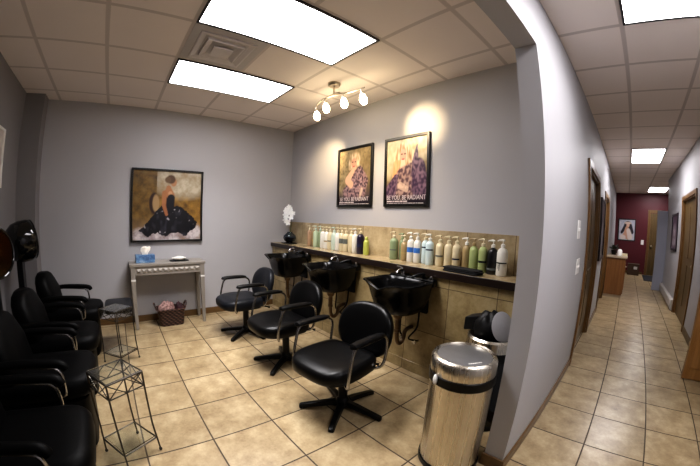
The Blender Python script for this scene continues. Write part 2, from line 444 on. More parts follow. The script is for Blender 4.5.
# ------------------------------------------------------------------ pictures
def nz(u, v, s, seed=0): return noise.noise(Vector((u*s+seed*7.1, v*s-seed*3.3, seed*1.7)))
def mixc(a, b, t): t = max(0, min(1, t)); return tuple(x+(y-x)*t for x, y in zip(a, b))
def ell(u, v, cx, cy, rx, ry, soft=.12, rot=0):
    x, y = u-cx, v-cy
    x, y = x*cos(rot)+y*sin(rot), -x*sin(rot)+y*cos(rot)
    d = math.hypot(x/rx, y/ry)
    return max(0, min(1, (1-d)/soft+.5))
def seg(u, v, x0, y0, x1, y1, w0, w1, soft=.25):
    dx, dy = x1-x0, y1-y0; L = dx*dx+dy*dy
    t = max(0, min(1, ((u-x0)*dx+(v-y0)*dy)/L)); w = w0+(w1-w0)*t
    d = math.hypot(u-x0-dx*t, v-y0-dy*t)
    return max(0, min(1, (1-d/w)/soft+.5))

def p_dress(u, v):
    n = nz(u, v, 6)*.5+nz(u, v, 17, 1)*.35+nz(u, v, 45, 2)*.25
    c = mixc((.22, .125, .025), (.06, .035, .010), .5+n)
    if u > .33 and v < .63:
        c = mixc((.30, .165, .03), (.09, .045, .010), .45+n+.25*math.sin(u*38)*math.sin(v*34))
    else:
        c = mixc(c, (.26, .17, .06), .35*max(0, math.sin(u*30)*math.sin(v*24)))
    if u > .34: c = mixc(c, (.50, .44, .33), ell(u, v, .72, .86, .42, .24, .5)*(.75+n*.8))
    c = mixc(c, (.20, .13, .07), ell(u, v, .2, .05, .5, .22, .8)*.8)
    # chair back
    c = mixc(c, (.025, .009, .006), ell(u, v, .31, .53, .075, .155, .2)); c = mixc(c, (.32, .21, .10), ell(u, v, .335, .53, .05, .125, .3))
    # skirt
    e = .030*nz(u, v, 9, 11)+.02*nz(u, v, 25, 12)
    lo = .40-1.02*max(0, .46-v)**1.05 ; hi = .60+.33*math.sqrt(max(0, min(1, (.50-v)/.24)))-.10*max(0, (.20-v)/.12)
    top = .50-.9*max(0, abs(u-.52)-.10)**1.6
    bot = .075+.05*abs(u-.52)+.03*math.sin(u*23)
    k = 1.0 if (lo+e < u < hi+e and bot+e < v < top+e) else 0.0
    hem = max(ell(u, v, .22, .07, .25, .11, .5), ell(u, v, .86, .12, .16, .13, .5), ell(u, v, .55, .03, .5, .08, .5))
    c = mixc(c, mixc((.30, .27, .33), (.55, .50, .50), .5+2*n), hem*(.75+n))
    c = mixc(c, mixc((.004, .004, .007), (.035, .035, .05), max(0, nz(u*1.3, v*.7, 14, 5)*1.6-.15)), k)
    c = mixc(c, (.45, .42, .45), k*max(0, nz(u, v, 26, 8)-.50)*3)
    # body
    sk = (.36, .16, .07)
    c = c
    c = mixc(c, sk, seg(u, v, .515, .76, .52, .66, .035, .085)); c = mixc(c, sk, seg(u, v, .50, .66, .52, .56, .07, .065))
    c = mixc(c, (.50, .27, .14), seg(u, v, .54, .68, .55, .62, .03, .03))
    c = mixc(c, (.008, .007, .010), seg(u, v, .555, .61, .54, .50, .055, .06)); c = mixc(c, (.008, .007, .01), seg(u, v, .46, .63, .50, .52, .02, .05))
    c = mixc(c, (.33, .14, .055), seg(u, v, .455, .68, .45, .50, .036, .030)); c = mixc(c, (.30, .12, .05), seg(u, v, .45, .50, .49, .37, .029, .022))
    c = mixc(c, (.40, .20, .10), ell(u, v, .585, .84, .045, .062)); c = mixc(c, (.09, .045, .022), ell(u, v, .545, .885, .065, .065, .3))
    c = mixc(c, (.13, .075, .035), ell(u, v, .50, .875, .045, .045, .4))
    return c

def text_fade(u, v, c):
    return mixc(c, (.010, .006, .012), max(0, (.17-v)/.12)*.9) if v < .17 else c
def p_small(u, v):
    n = nz(u, v, 5)*.6+nz(u, v, 16, 3)*.4; f = nz(u, v, 24, 4)*1.3
    c = mixc((.16, .115, .05), (.46, .36, .20), .42+n+.7*(v-.5)-.5*(u-.4)); c = mixc(c, (.10, .065, .03), max(0, u-.45)*.9*(.6+n)); c = mixc(c, (.10, .09, .05), max(0, f)*.7)
    c = mixc(c, (.03, .018, .045), max(0, .36-v)*3.2)
    hair = mixc((.30, .19, .085), (.74, .60, .42), .55+1.2*nz(u*2.6, v*.8, 11, 13))
    c = mixc(c, hair, max(ell(u, v, .50, .78, .17, .17, .3), seg(u, v, .36, .78, .35, .66, .06, .04), seg(u, v, .60, .78, .61, .64, .06, .04)))
    c = mixc(c, (.60, .33, .23), ell(u, v, .475, .735, .085, .105, .2)); c = mixc(c, (.70, .41, .28), seg(u, v, .48, .64, .48, .58, .06, .08))
    for ex in (.435, .52): c = mixc(c, (.10, .05, .04), ell(u, v, ex, .765, .025, .012, .6))
    c = mixc(c, (.45, .10, .08), ell(u, v, .475, .685, .035, .014, .6))
    k = max(ell(u, v, .60, .38, .30, .24, .15), seg(u, v, .66, .56, .82, .40, .12, .10), ell(u, v, .5, .22, .36, .18, .2))
    j = mixc((.33, .21, .21), (.05, .026, .045), .5+1.3*f+.5*n); j = mixc(j, (.60, .42, .42), max(0, nz(u, v, 24, 9)-.2)*1.4)
    c = mixc(c, j, k)
    c = mixc(c, (.72, .43, .29), seg(u, v, .28, .44, .45, .60, .075, .05)); c = mixc(c, (.70, .42, .28), seg(u, v, .28, .44, .40, .36, .07, .07))
    c = mixc(c, (.66, .50, .36), seg(u, v, .74, .26, .66, .06, .035, .02)*.8)
    return text_fade(u, v, c)
def p_large(u, v):
    n = nz(u, v, 5, 2)*.6+nz(u, v, 15, 5)*.4; f = nz(u, v, 20, 6)*1.3
    c = mixc((.26, .20, .09), (.66, .57, .40), .38+n*.9+.9*(v-.5)-.3*(u-.4)); c = mixc(c, (.16, .16, .06), max(0, n)*max(0, .7-v)*2)
    c = mixc(c, (.09, .04, .10), max(0, .40-v)*3)
    hair = mixc((.36, .20, .085), (.78, .62, .42), .55+1.2*nz(u*2.6, v*.8, 10, 14))
    c = mixc(c, hair, max(ell(u, v, .43, .78, .20, .17, .25), seg(u, v, .30, .76, .28, .44, .10, .12), seg(u, v, .58, .76, .60, .52, .10, .07)))
    c = mixc(c, (.80, .36, .16), max(seg(u, v, .26, .60, .25, .42, .09, .10), seg(u, v, .38, .56, .46, .46, .12, .14))*(.75+n*.5))
    c = mixc(c, (.64, .37, .27), ell(u, v, .42, .735, .085, .108, .2)); c = mixc(c, (.86, .56, .40), seg(u, v, .42, .64, .42, .58, .055, .07))
    for ex in (.385, .465): c = mixc(c, (.12, .06, .05), ell(u, v, ex, .765, .026, .012, .6))
    c = mixc(c, (.55, .10, .09), ell(u, v, .42, .685, .035, .014, .6))
    jk = mixc((.40, .27, .23), (.09, .045, .060), .5+1.5*f+.4*n)
    k = max(seg(u, v, .40, .40, .62, .52, .16, .10), ell(u, v, .48, .28, .30, .24, .2))
    c = mixc(c, jk, k)
    dk = max(ell(u, v, .80, .48, .17, .20, .15), seg(u, v, .72, .62, .76, .88, .08, .012), ell(u, v, .84, .28, .20, .26, .2), seg(u, v, .12, .20, .24, .40, .14, .06))
    c = mixc(c, mixc((.045, .020, .055), (.24, .15, .20), .35+1.1*f+.5*n), dk)
    c = mixc(c, (.75, .55, .42), seg(u, v, .36, .28, .52, .22, .06, .05)*.6)
    return text_fade(u, v, c)
def p_hall(u, v):
    n = nz(u, v, 6, 3)*.5+nz(u, v, 20, 6)*.3
    c = mixc((.34, .36, .46), (.60, .58, .62), .5+n)
    c = mixc(c, (.015, .010, .02), max(ell(u, v, .55, .72, .24, .22, .2), seg(u, v, .42, .68, .18, .36, .12, .07), seg(u, v, .70, .70, .84, .40, .12, .10)))
    c = mixc(c, (.62, .40, .30), ell(u, v, .56, .74, .10, .12, .2)); c = mixc(c, (.62, .46, .38), ell(u, v, .55, .84, .22, .06, .4))
    c = mixc(c, (.55, .30, .20), max(seg(u, v, .50, .58, .42, .30, .10, .12), seg(u, v, .36, .22, .60, .12, .12, .12)))
    c = mixc(c, (.66, .55, .50), max(seg(u, v, .60, .46, .72, .16, .12, .16), ell(u, v, .25, .12, .2, .12, .4)))
    return c
def p_side(u, v):
    n = nz(u, v, 6, 8)*.6+nz(u, v, 20, 7)*.3
    c = mixc((.16, .07, .12), (.03, .012, .03), .5+n)
    c = mixc(c, (.50, .44, .48), max(ell(u, v, .5, .55, .26, .20, .4), ell(u, v, .45, .20, .30, .12, .5))*(.7+n)); return c
def p_dark(u, v):
    n = nz(u, v, 5, 9)*.6+nz(u, v, 18, 7)*.3
    c = mixc((.020, .016, .022), (.07, .055, .07), .5+n)
    return mixc(c, (.35, .34, .38), ell(u, v, .5, .42, .20, .22, .5)*(.6+n))
def p_pale(u, v):
    n = nz(u, v, 4, 4)
    return mixc((.42, .38, .36), (.55, .50, .47), .5+n)

def picture(name, label, cat, origin, ux, w, h, nrm, fn, frame='black_frame', fw=.022, depth=.025, nx=70, matw=0, group=None, rz=0):
    """origin = centre on the wall; ux = direction of the picture's right; nrm = out of the wall"""
    t = thing(name, label, cat, origin, 0, group)
    X, Nn, Z = Vector(ux), Vector(nrm), Vector((0, 0, 1))
    m = Matrix.Identity(4)
    for i in range(3): m[i][0] = X[i]; m[i][1] = Nn[i]; m[i][2] = Z[i]
    a, b = w/2, h/2
    fr = MB().box(-a, -a+fw, 0, depth, -b, b).box(a-fw, a, 0, depth, -b, b).box(-a+fw, a-fw, 0, depth, -b, -b+fw).box(-a+fw, a-fw, 0, depth, b-fw, b)
    fr.xf(m).build('frame', M[frame], t, bevel=.003)
    if matw:
        MB().box(-a+fw, a-fw, 0, depth*.45, -b+fw, b-fw).xf(m).build('mount', M['white'], t, smooth=False); 
    pa, pb = a-fw-matw, b-fw-matw
    ny = int(nx*pb/pa); vs = []; fs = []; cols = []
    for j in range(ny+1):
        for i in range(nx+1):
            u, v = i/nx, j/ny
            vs.append((-pa+2*pa*u, depth*.5, -pb+2*pb*v)); cols.append(fn(u, v))
    for j in range(ny):
        for i in range(nx):
            k = j*(nx+1)+i; fs.append((k, k+1, k+nx+2, k+nx+1))
    o = MB().add(vs, fs).xf(m).build('print', M['picture'], t, smooth=False)
    at = o.data.color_attributes.new('paint', 'FLOAT_COLOR', 'POINT')
    for i, c in enumerate(cols): at.data[i].color = (*[max(0, x) for x in c], 1)
    return t, m

def wall_text(txt, size, parent, m, x, z, depth, mat, sx=1.0):
    cu = bpy.data.curves.new('lettering', 'FONT'); cu.body = txt; cu.size = size; cu.extrude = .0006; cu.align_x = 'CENTER'
    tmp = bpy.data.objects.new('lettering_tmp', cu); C.objects.link(tmp)
    dg = bpy.context.evaluated_depsgraph_get(); me = bpy.data.meshes.new_from_object(tmp.evaluated_get(dg))
    bpy.data.objects.remove(tmp); me.name = 'lettering'
    me.transform(Matrix(((sx, 0, 0, x), (0, 0, 1, depth), (0, 1, 0, z), (0, 0, 0, 1)))); me.transform(m)
    me.materials.clear(); me.materials.append(M[mat])
    o = bpy.data.objects.new('lettering', me); C.objects.link(o); o.parent = parent; return o
M['letter'] = simple('pale_lettering', (.62, .55, .55), .5, var=.05)

picture('framed_painting', 'square black-framed painting of a seated woman in a black ball gown', 'painting', (0, -1.887, 1.497), (0, 1, 0), .945, .93, (1, 0, 0), p_dress, nx=110, depth=.04, fw=.024)
for (cx, lab, fn, w) in ((1.512, 'black-framed poster of a blonde woman with a raised bare arm, nearer the corner', p_small, .625), (2.303, 'black-framed poster of a blonde woman with long peach waves, nearer the doorway', p_large, .585)):
    t, m = picture('framed_poster', lab, 'poster', (cx, 0, 1.884), (1, 0, 0), w, .735, (0, -1, 0), fn, nx=90, fw=.03, depth=.028, group='salon posters above the wash stations')
    wall_text('BE YOU. BE RADIANT', .066, t, m, 0, -.295, .016, 'letter', .80)
    bars = MB()
    x = -w/2+.045
    for L in (.07, .02, .06, .04, .05): bars.box(x, x+L, .0145, .016, -.318, -.306); x += L+.008
    x = -w/2+.045; k = 0
    while x < w/2-.06:
        L = .018+.016*((k*7) % 4); bars.box(x, min(x+L, w/2-.045), .0145, .016, -.334, -.328); x += L+.006; k += 1
    bars.xf(m).build('small_print', M['letter'], t, smooth=False)
picture('framed_picture', 'pale framed picture on the dark wall, cut by the left edge', 'picture', (1.08, YL, 1.91), (-1, 0, 0), .62, .55, (0, 1, 0), p_pale, frame='white', nx=20)
picture('framed_print', 'tall dark framed print beside the first corridor door', 'picture', (XP1, 2.88, 1.40), (0, 1, 0), .82, .90, (1, 0, 0), p_dark, frame='dark_frame', nx=30, fw=.04, depth=.03)
picture('framed_print', 'black-framed print of dark-haired figures on the maroon end wall', 'picture', (4.325, YM, 1.48), (1, 0, 0), .63, .755, (0, -1, 0), p_hall, nx=40, fw=.035)
picture('framed_print', 'small dark framed picture above the baseboard heater on the right corridor wall', 'picture', (XW, 5.42, 1.46), (0, -1, 0), .86, .76, (-1, 0, 0), p_side, frame='dark_frame', nx=30, fw=.05)

# ------------------------------------------------------------------ switches
def switch(loc, nrm, label, w=.075, h=.125, n=1):
    t = thing('light_switch', label, 'light switch', loc, 0, 'wall plates')
    X = Vector(nrm).cross(Vector((0, 0, 1))); m = Matrix.Identity(4)
    for i in range(3): m[i][0] = X[i]; m[i][1] = nrm[i]; m[i][2] = (0, 0, 1)[i]
    MB().box(-w/2, w/2, 0, .006, -h/2, h/2).xf(m).build('plate', M['white'], t, bevel=.002)
    for k in range(n):
        x = (k-(n-1)/2)*.046
        MB().box(x-.005, x+.005, .006, .012, -.011, .011).xf(m).build('toggle', M['white'], t, bevel=.002)
switch((XP1, .245, 1.375), (1, 0, 0), 'upper white plate beside the first corridor door, a dimmer', .13, .145, 2)
switch((XP1, .345, 1.075), (1, 0, 0), 'lower white switch plate beside the first corridor door', .16, .125, 3)
switch((4.905, YM, 1.09), (0, -1, 0), 'single white switch plate on the maroon wall', .10, .16)

# ------------------------------------------------------------------ counter
w = thing('worktop', 'long tiled counter ledge with a dark wood front edge', 'counter', (0, 0, .93))
MB().box(.002, XP0-.002, -.326, -.016, -.004, .05).build('tiled_top', M['counter_top'], w, smooth=False)
MB().box(.002, XP0-.002, -.346, -.326, -.006, .051).build('front_edge', M['counter_trim'], w, bevel=.003)
ZC = .981

# bottles
def bottle_parts(r, h, neck, pump, matb, matc, label_mat=None, lab=None, kind='round'):
    b = MB().lathe([(r*.86, 0), (r, .008), (r, h*.80), (r*.93, h*.87), (r*.70, h*.94), (neck, h*.985), (neck, h)], 20)
    c = MB()
    if pump:
        c.lathe([(neck*1.35, h), (neck*1.35, h+.020), (neck*.8, h+.026), (.0045, h+.028), (.0045, h+.050)], 12)
        c.tube([(.012, -.002, h+.052), (-.006, .0, h+.055), (-.034, -.010, h+.052), (-.042, -.014, h+.045)], [.009, .0095, .006, .005], 8)
    else:
        c.lathe([(neck*1.25, h), (neck*1.25, h+.022), (neck*.9, h+.030)], 12)
    l = None
    if label_mat:
        z0, z1, a0, a1 = lab
        l = MB()
        n = 14; vs = []; fs = []
        for i in range(n+1):
            a = a0+(a1-a0)*i/n
            for z in (z0, z1): vs.append(((r+.0007)*cos(a), (r+.0007)*sin(a), z*h))
        for i in range(n): fs.append((2*i, 2*i+2, 2*i+3, 2*i+1))
        l.add(vs, fs)
    return b, c, l
COL = dict(white=(.72, .70, .64), cream=(.62, .54, .36), tan=(.34, .25, .12), sage=(.24, .30, .17), green=(.36, .42, .18), lime=(.42, .46, .10), pale=(.50, .58, .50), mint=(.48, .57, .40),
           ice=(.55, .66, .68), plum=(.014, .008, .028), black=(.006, .006, .007), pink=(.42, .27, .17), blue=(.05, .17, .50), navy=(.012, .016, .05), grey=(.12, .13, .12), gold=(.40, .30, .12), clear=(.60, .52, .36))
for k_, c_ in COL.items(): M['b_'+k_] = simple('bottle_'+k_, c_, .32, var=.06, scale=12)
FR = (-2.7, -.2)   # front-facing arc
BOT = [
 # x, y, r, h, cap, body, label(mat,z0,z1), pump, description
 (.700, -.10, .036, .225, 'clear', 'pink', None, 1, 'pinkish tan pump bottle, first from the vase'),
 (.775, -.075, .035, .225, 'clear', 'tan', ('gold', .3, .45), 1, 'tan pump bottle with a gold band beside the pinkish one'),
 (.850, -.10, .036, .225, 'pale', 'mint', None, 1, 'pale mint pump bottle, third from the vase'),
 (.925, -.08, .034, .225, 'pale', 'sage', None, 1, 'sage green pump bottle left of the white row'),
 (1.015, -.10, .038, .222, 'cream', 'white', None, 1, 'white pump bottle at the left end of the white row'),
 (1.095, -.10, .037, .222, 'cream', 'white', ('tan', .40, .47), 1, 'white pump bottle with a thin tan line, left half of the row'),
 (1.172, -.10, .037, .222, 'cream', 'cream', ('grey', .44, .50), 1, 'cream pump bottle with a thin grey line'),
 (1.250, -.10, .037, .222, 'pale', 'pale', None, 1, 'pale green pump bottle in the middle of the white row'),
 (1.328, -.10, .037, .222, 'cream', 'white', None, 1, 'plain white pump bottle just left of the two dark labels'),
 (1.405, -.10, .037, .222, 'cream', 'cream', ('grey', .42, .68), 1, 'cream pump bottle with a dark grey label, left of a pair'),
 (1.482, -.10, .037, .222, 'cream', 'cream', ('grey', .42, .68), 1, 'cream pump bottle with a dark grey label, right of a pair'),
 (1.562, -.085, .036, .222, 'clear', 'cream', None, 1, 'plain cream pump bottle right of the dark labels'),
 (1.640, -.095, .037, .222, 'white', 'white', None, 1, 'white pump bottle touching the dark purple one'),
 (1.735, -.10, .043, .228, 'cream', 'plum', ('navy', .35, .5), 1, 'dark purple pump bottle at the end of the white row'),
 (1.840, -.11, .032, .170, 'lime', 'lime', None, 0, 'short yellow-green bottle without a pump'),
 (2.205, -.10, .043, .218, 'clear', 'sage', ('grey', .42, .47), 1, 'broad sage green pump bottle, first after the gap'),
 (2.300, -.052, .030, .205, 'sage', 'sage', None, 1, 'darker green bottle tucked behind the broad sage bottle'),
 (2.360, -.09, .036, .190, 'clear', 'tan', ('gold', .38, .44), 1, 'tan pump bottle between green and blue-labelled bottles'),
 (2.445, -.10, .036, .222, 'white', 'white', ('blue', .42, .64), 1, 'white pump bottle with blue label, left of the two'),
 (2.525, -.10, .036, .222, 'white', 'white', ('blue', .42, .64), 1, 'white pump bottle with blue label, right of the two'),
 (2.600, -.075, .036, .222, 'clear', 'ice', ('navy', .66, .72), 1, 'pale blue pump bottle, rear of the pale blue pair'),
 (2.680, -.12, .038, .222, 'white', 'ice', ('navy', .60, .66), 1, 'pale blue pump bottle with a dark line, front of the pair'),
 (2.776, -.10, .038, .215, 'cream', 'cream', ('grey', .40, .47), 1, 'cream pump bottle with a low dark band, beside the pale blue pair'),
 (2.868, -.10, .039, .215, 'cream', 'cream', None, 1, 'plain cream pump bottle behind the left of the black towel'),
 (2.948, -.10, .037, .215, 'cream', 'cream', ('navy', .36, .42), 1, 'cream pump bottle with a black band behind the towel'),
 (3.022, -.08, .036, .212, 'white', 'tan', None, 1, 'brownish tan pump bottle with white top behind the towel'),
 (3.100, -.10, .037, .212, 'tan', 'green', None, 1, 'plain light green pump bottle behind the towel'),
 (3.184, -.10, .037, .215, 'clear', 'green', ('black', .38, .46), 1, 'light green pump bottle with a black band'),
 (3.270, -.10, .044, .212, 'white', 'black', ('grey', .16, .24), 1, 'solid black pump bottle with a white pump'),
 (3.360, -.12, .043, .222, 'white', 'white', ('black', .44, .485), 1, 'large white pump bottle at the right end of the counter'),
]
for (x, y, r, h, cap, body, lab, pump, d) in BOT:
    x += .016 if x < 2 else (.045 if x < 2.3 else .02 if x < 3 else .032)
    t = thing('pump_bottle' if pump else 'bottle', d, 'bottle', (x, y, ZC), 0, 'bottles lined up on the counter')
    b, c, l = bottle_parts(r, h, .013, pump, None, None, lab, (lab[1], lab[2], FR[0], FR[1]) if lab else None)
    b.build('body', M['b_'+body], t); c.build('pump' if pump else 'cap', M['b_'+cap], t)
    if l: l.build('label_band', M['b_'+lab[0]], t)
    if d.startswith('large white'):
        q = MB()
        for a0, a1, z0, z1 in ((-1.72, -1.60, .20, .44), (-1.95, -1.85, .26, .40)):
            vs = [((r+.001)*cos(a), (r+.001)*sin(a), z*h) for a in (a0, a1) for z in (z0, z1)]
            q.add(vs, [(0, 2, 3, 1)])
        q.build('mark', M['b_black'], t)

# folded towel
t = MB()
for k, (dx, dy) in enumerate(((0, 0), (.006, .004), (-.004, .003))):
    rs = []
    for d, z in ((.01, 0), (0, .003), (0, .010), (.012, .0135)):
        rs.append(sq_ring(dx, dy, k*.0125+z, .165-d, .060-d, 9, 40))
    t.rings(rs)
o = t.build('towel', M['cloth'], None, loc=(3.115, -.25, ZC)); o.rotation_euler = (0, 0, math.radians(-5))
tag(o, 'folded black towel lying on the counter in front of the bottles', 'towel')

# vase + orchid on a tray
VX, VY = .245, -.15
o = cushion(0, 0, 0, .018, .105, .085, 9, .006).build('tray', M['gloss'], None, loc=(VX+.07, VY-.05, ZC)); tag(o, 'small black tray under the glass vase', 'tray')
VZ = ZC+.019
t = thing('glass_vase', 'round dark glass vase at the corner end of the counter', 'vase', (VX, VY, VZ))
MB().lathe([(.045, 0), (.080, .018), (.098, .058), (.090, .098), (.055, .128), (.038, .140), (.043, .150), (.038, .150), (.034, .139), (.05, .124), (.083, .096), (.09, .058), (.07, .02), (.02, .010)], 32).build('bowl', M['smoke'], t)
MB().lathe([(.02, .012), (.068, .022), (.087, .056), (.082, .072)], 24).build('pebbles', M['b_navy'], t)
t = thing('orchid', 'white orchid blossoms rising from the round vase', 'flower', (VX, VY, VZ+.02))
stem = smooth_path([(0, 0, 0), (.01, 0, .15), (.0, .0, .30), (-.02, -.01, .42), (.03, -.02, .47)])
MB().tube(stem, .0035, 6).tube(smooth_path([(.005, 0, .0), (.02, .01, .2), (.05, .0, .36)]), .003, 6).build('stem', M['leafgreen'], t)
random.seed(3)
for (x, y, z, s) in ((-.045, -.03, .30, .050), (.02, -.035, .27, .05), (-.07, -.02, .38, .048), (.0, -.04, .35, .055), (.065, -.02, .34, .046), (-.02, -.035, .43, .052), (.05, -.03, .42, .05), (.09, -.01, .40, .04), (.01, -.02, .49, .04), (-.05, -.02, .46, .038), (.06, -.02, .47, .035)):
    f = MB()
    face = Vector((.6+random.uniform(-.3, .3), -.9, random.uniform(-.2, .3))).normalized()
    R_ = Vector((0, 0, 1)).rotation_difference(face).to_matrix().to_4x4()
    for k in range(5):
        a = k*2*PI/5+random.uniform(-.15, .15)
        p = MB().ball((.55*s, 0, .15*s), .55*s, .36*s, .07*s, 10, 6).xf(Matrix.Rotation(a, 4, 'Z') @ Matrix.Rotation(-.25, 4, 'Y')); f.merge(p)
    f.ball((0, 0, .15*s), .14*s, n=8, m=6)
    f.xf(Matrix.Translation((x*1.25, y*1.3, z*1.02)) @ R_).build('blossom', M['petal'], t)

# ------------------------------------------------------------------ wash bowls
def wash_bowl(label, x):
    t = thing('shampoo_bowl', label, 'wash bowl', (x, -.324, 0), 0, 'black wash bowls along the ledge')
    n = 44
    def ring(a, y0, y1, z, e=3.6, lip=0.0, notch=0.0):
        """ring from y0 (wall) to y1 (front); lip lifts/lowers the front"""
        cy, b = (y0+y1)/2, (y0-y1)/2; out = []
        for j in range(n):
            th = 2*PI*j/n; ct, st = cos(th), sin(th)
            xx = a*math.copysign(abs(ct)**(2/e), ct); yy = cy+b*math.copysign(abs(st)**(2/e), st)
            fr = max(0, (cy-yy)/b)
            zz = z+lip*fr**2-notch*math.exp(-(xx/.09)**2)*fr**3
            xx *= 1-.06*fr
            out.append((xx, yy, zz))
        return out
    outer = [ring(.095, -.13, -.30, .615, 2.4), ring(.165, -.07, -.36, .635, 2.6), ring(.205, -.03, -.385, .685, 3), ring(.228, -.008, -.40, .76, 3.4), ring(.236, -.003, -.42, .83, 3.8, .004),
             ring(.247, -.001, -.455, .872, 4, .008, .03), ring(.252, -.001, -.475, .880, 4, .012, .045), ring(.250, -.004, -.470, .889, 4, .012, .05)]
    inner = [ring(.236, -.075, -.45, .888, 3.6, .010, .05), ring(.222, -.095, -.425, .865, 3.4, .008, .04), ring(.205, -.105, -.39, .79, 3.2), ring(.175, -.12, -.355, .71, 2.8), ring(.10, -.15, -.30, .668, 2.4), ring(.03, -.2, -.25, .660, 2)]
    MB().rings(outer+inner).build('bowl', M['acrylic'], t)
    MB().box(-.235, .235, -.075, -.002, .845, .905).build('rear_deck', M['acrylic'], t, bevel=.014)
    f = MB().tube([(-.10, -.045, .90), (-.10, -.045, .935)], [.02, .016], 12).tube(smooth_path([(-.10, -.045, .932), (-.10, -.06, .95), (-.10, -.11, .950), (-.10, -.135, .925)]), .0095, 10)
    f.tube([(-.10, -.045, .94), (-.12, -.05, .965), (-.16, -.06, .97)], [.008, .007, .006], 8)
    f.build('faucet', M['dull_chrome'], t)
    h = MB().tube([(.12, -.045, .90), (.12, -.05, .922)], [.019, .016], 10).tube(smooth_path([(.12, -.05, .92), (.13, -.07, .945), (.10, -.12, .935), (.07, -.15, .915)]), [.011]*18+[.016], 10)
    h.build('spray_head', M['plastic'], t)
    MB().tube(smooth_path([(.18, -.05, .90), (.19, -.05, .925), (.205, -.05, .925), (.21, -.05, .90)]), .007, 8).build('vacuum_breaker', M['dull_chrome'], t)
    br = MB().box(-.16, .16, -.03, -.001, .60, .85)
    br.build('mounting_bracket', M['plastic'], t, bevel=.006)
    p = MB().lathe([(.042, .60), (.038, .57), (.022, .555), (.021, .47), (.026, .465), (.026, .445), (.02, .44)], 16, (0, -.21, 0))
    p.tube(smooth_path([(0, -.21, .44), (0, -.20, .36), (0, -.165, .325), (0, -.12, .35), (0, -.10, .42), (0, -.05, .44), (0, -.002, .44)]), .019, 10)
    p.build('drain_trap', M['drain'], t)
    hs = MB().tube(smooth_path([(-.10, -.05, .62), (-.09, -.06, .50), (-.06, -.09, .40), (-.07, -.03, .34), (-.07, -.002, .33)]), .008, 8)
    hs.tube(smooth_path([(.10, -.05, .62), (.11, -.08, .48), (.06, -.12, .38), (.08, -.04, .34), (.08, -.002, .33)]), .008, 8)
    hs.build('supply_hose', M['plastic'], t)
    for s in (-.07, .08):
        MB().tube([(s, -.001, .33), (s, -.05, .33), (s, -.056, .33), (s, -.066, .33)], [.010, .010, .02, .02], 8).build('shutoff_valve', M['dull_chrome'], t)
    return t
B0 = wash_bowl('black wash bowl in the corner, beneath the vase', .868)
for x, lab in ((1.785, 'middle black wash bowl, behind the second salon chair'), (2.705, 'black wash bowl nearest the steel bins')):
    o = copy_tree(B0); o.location.x = x; o['label'] = lab

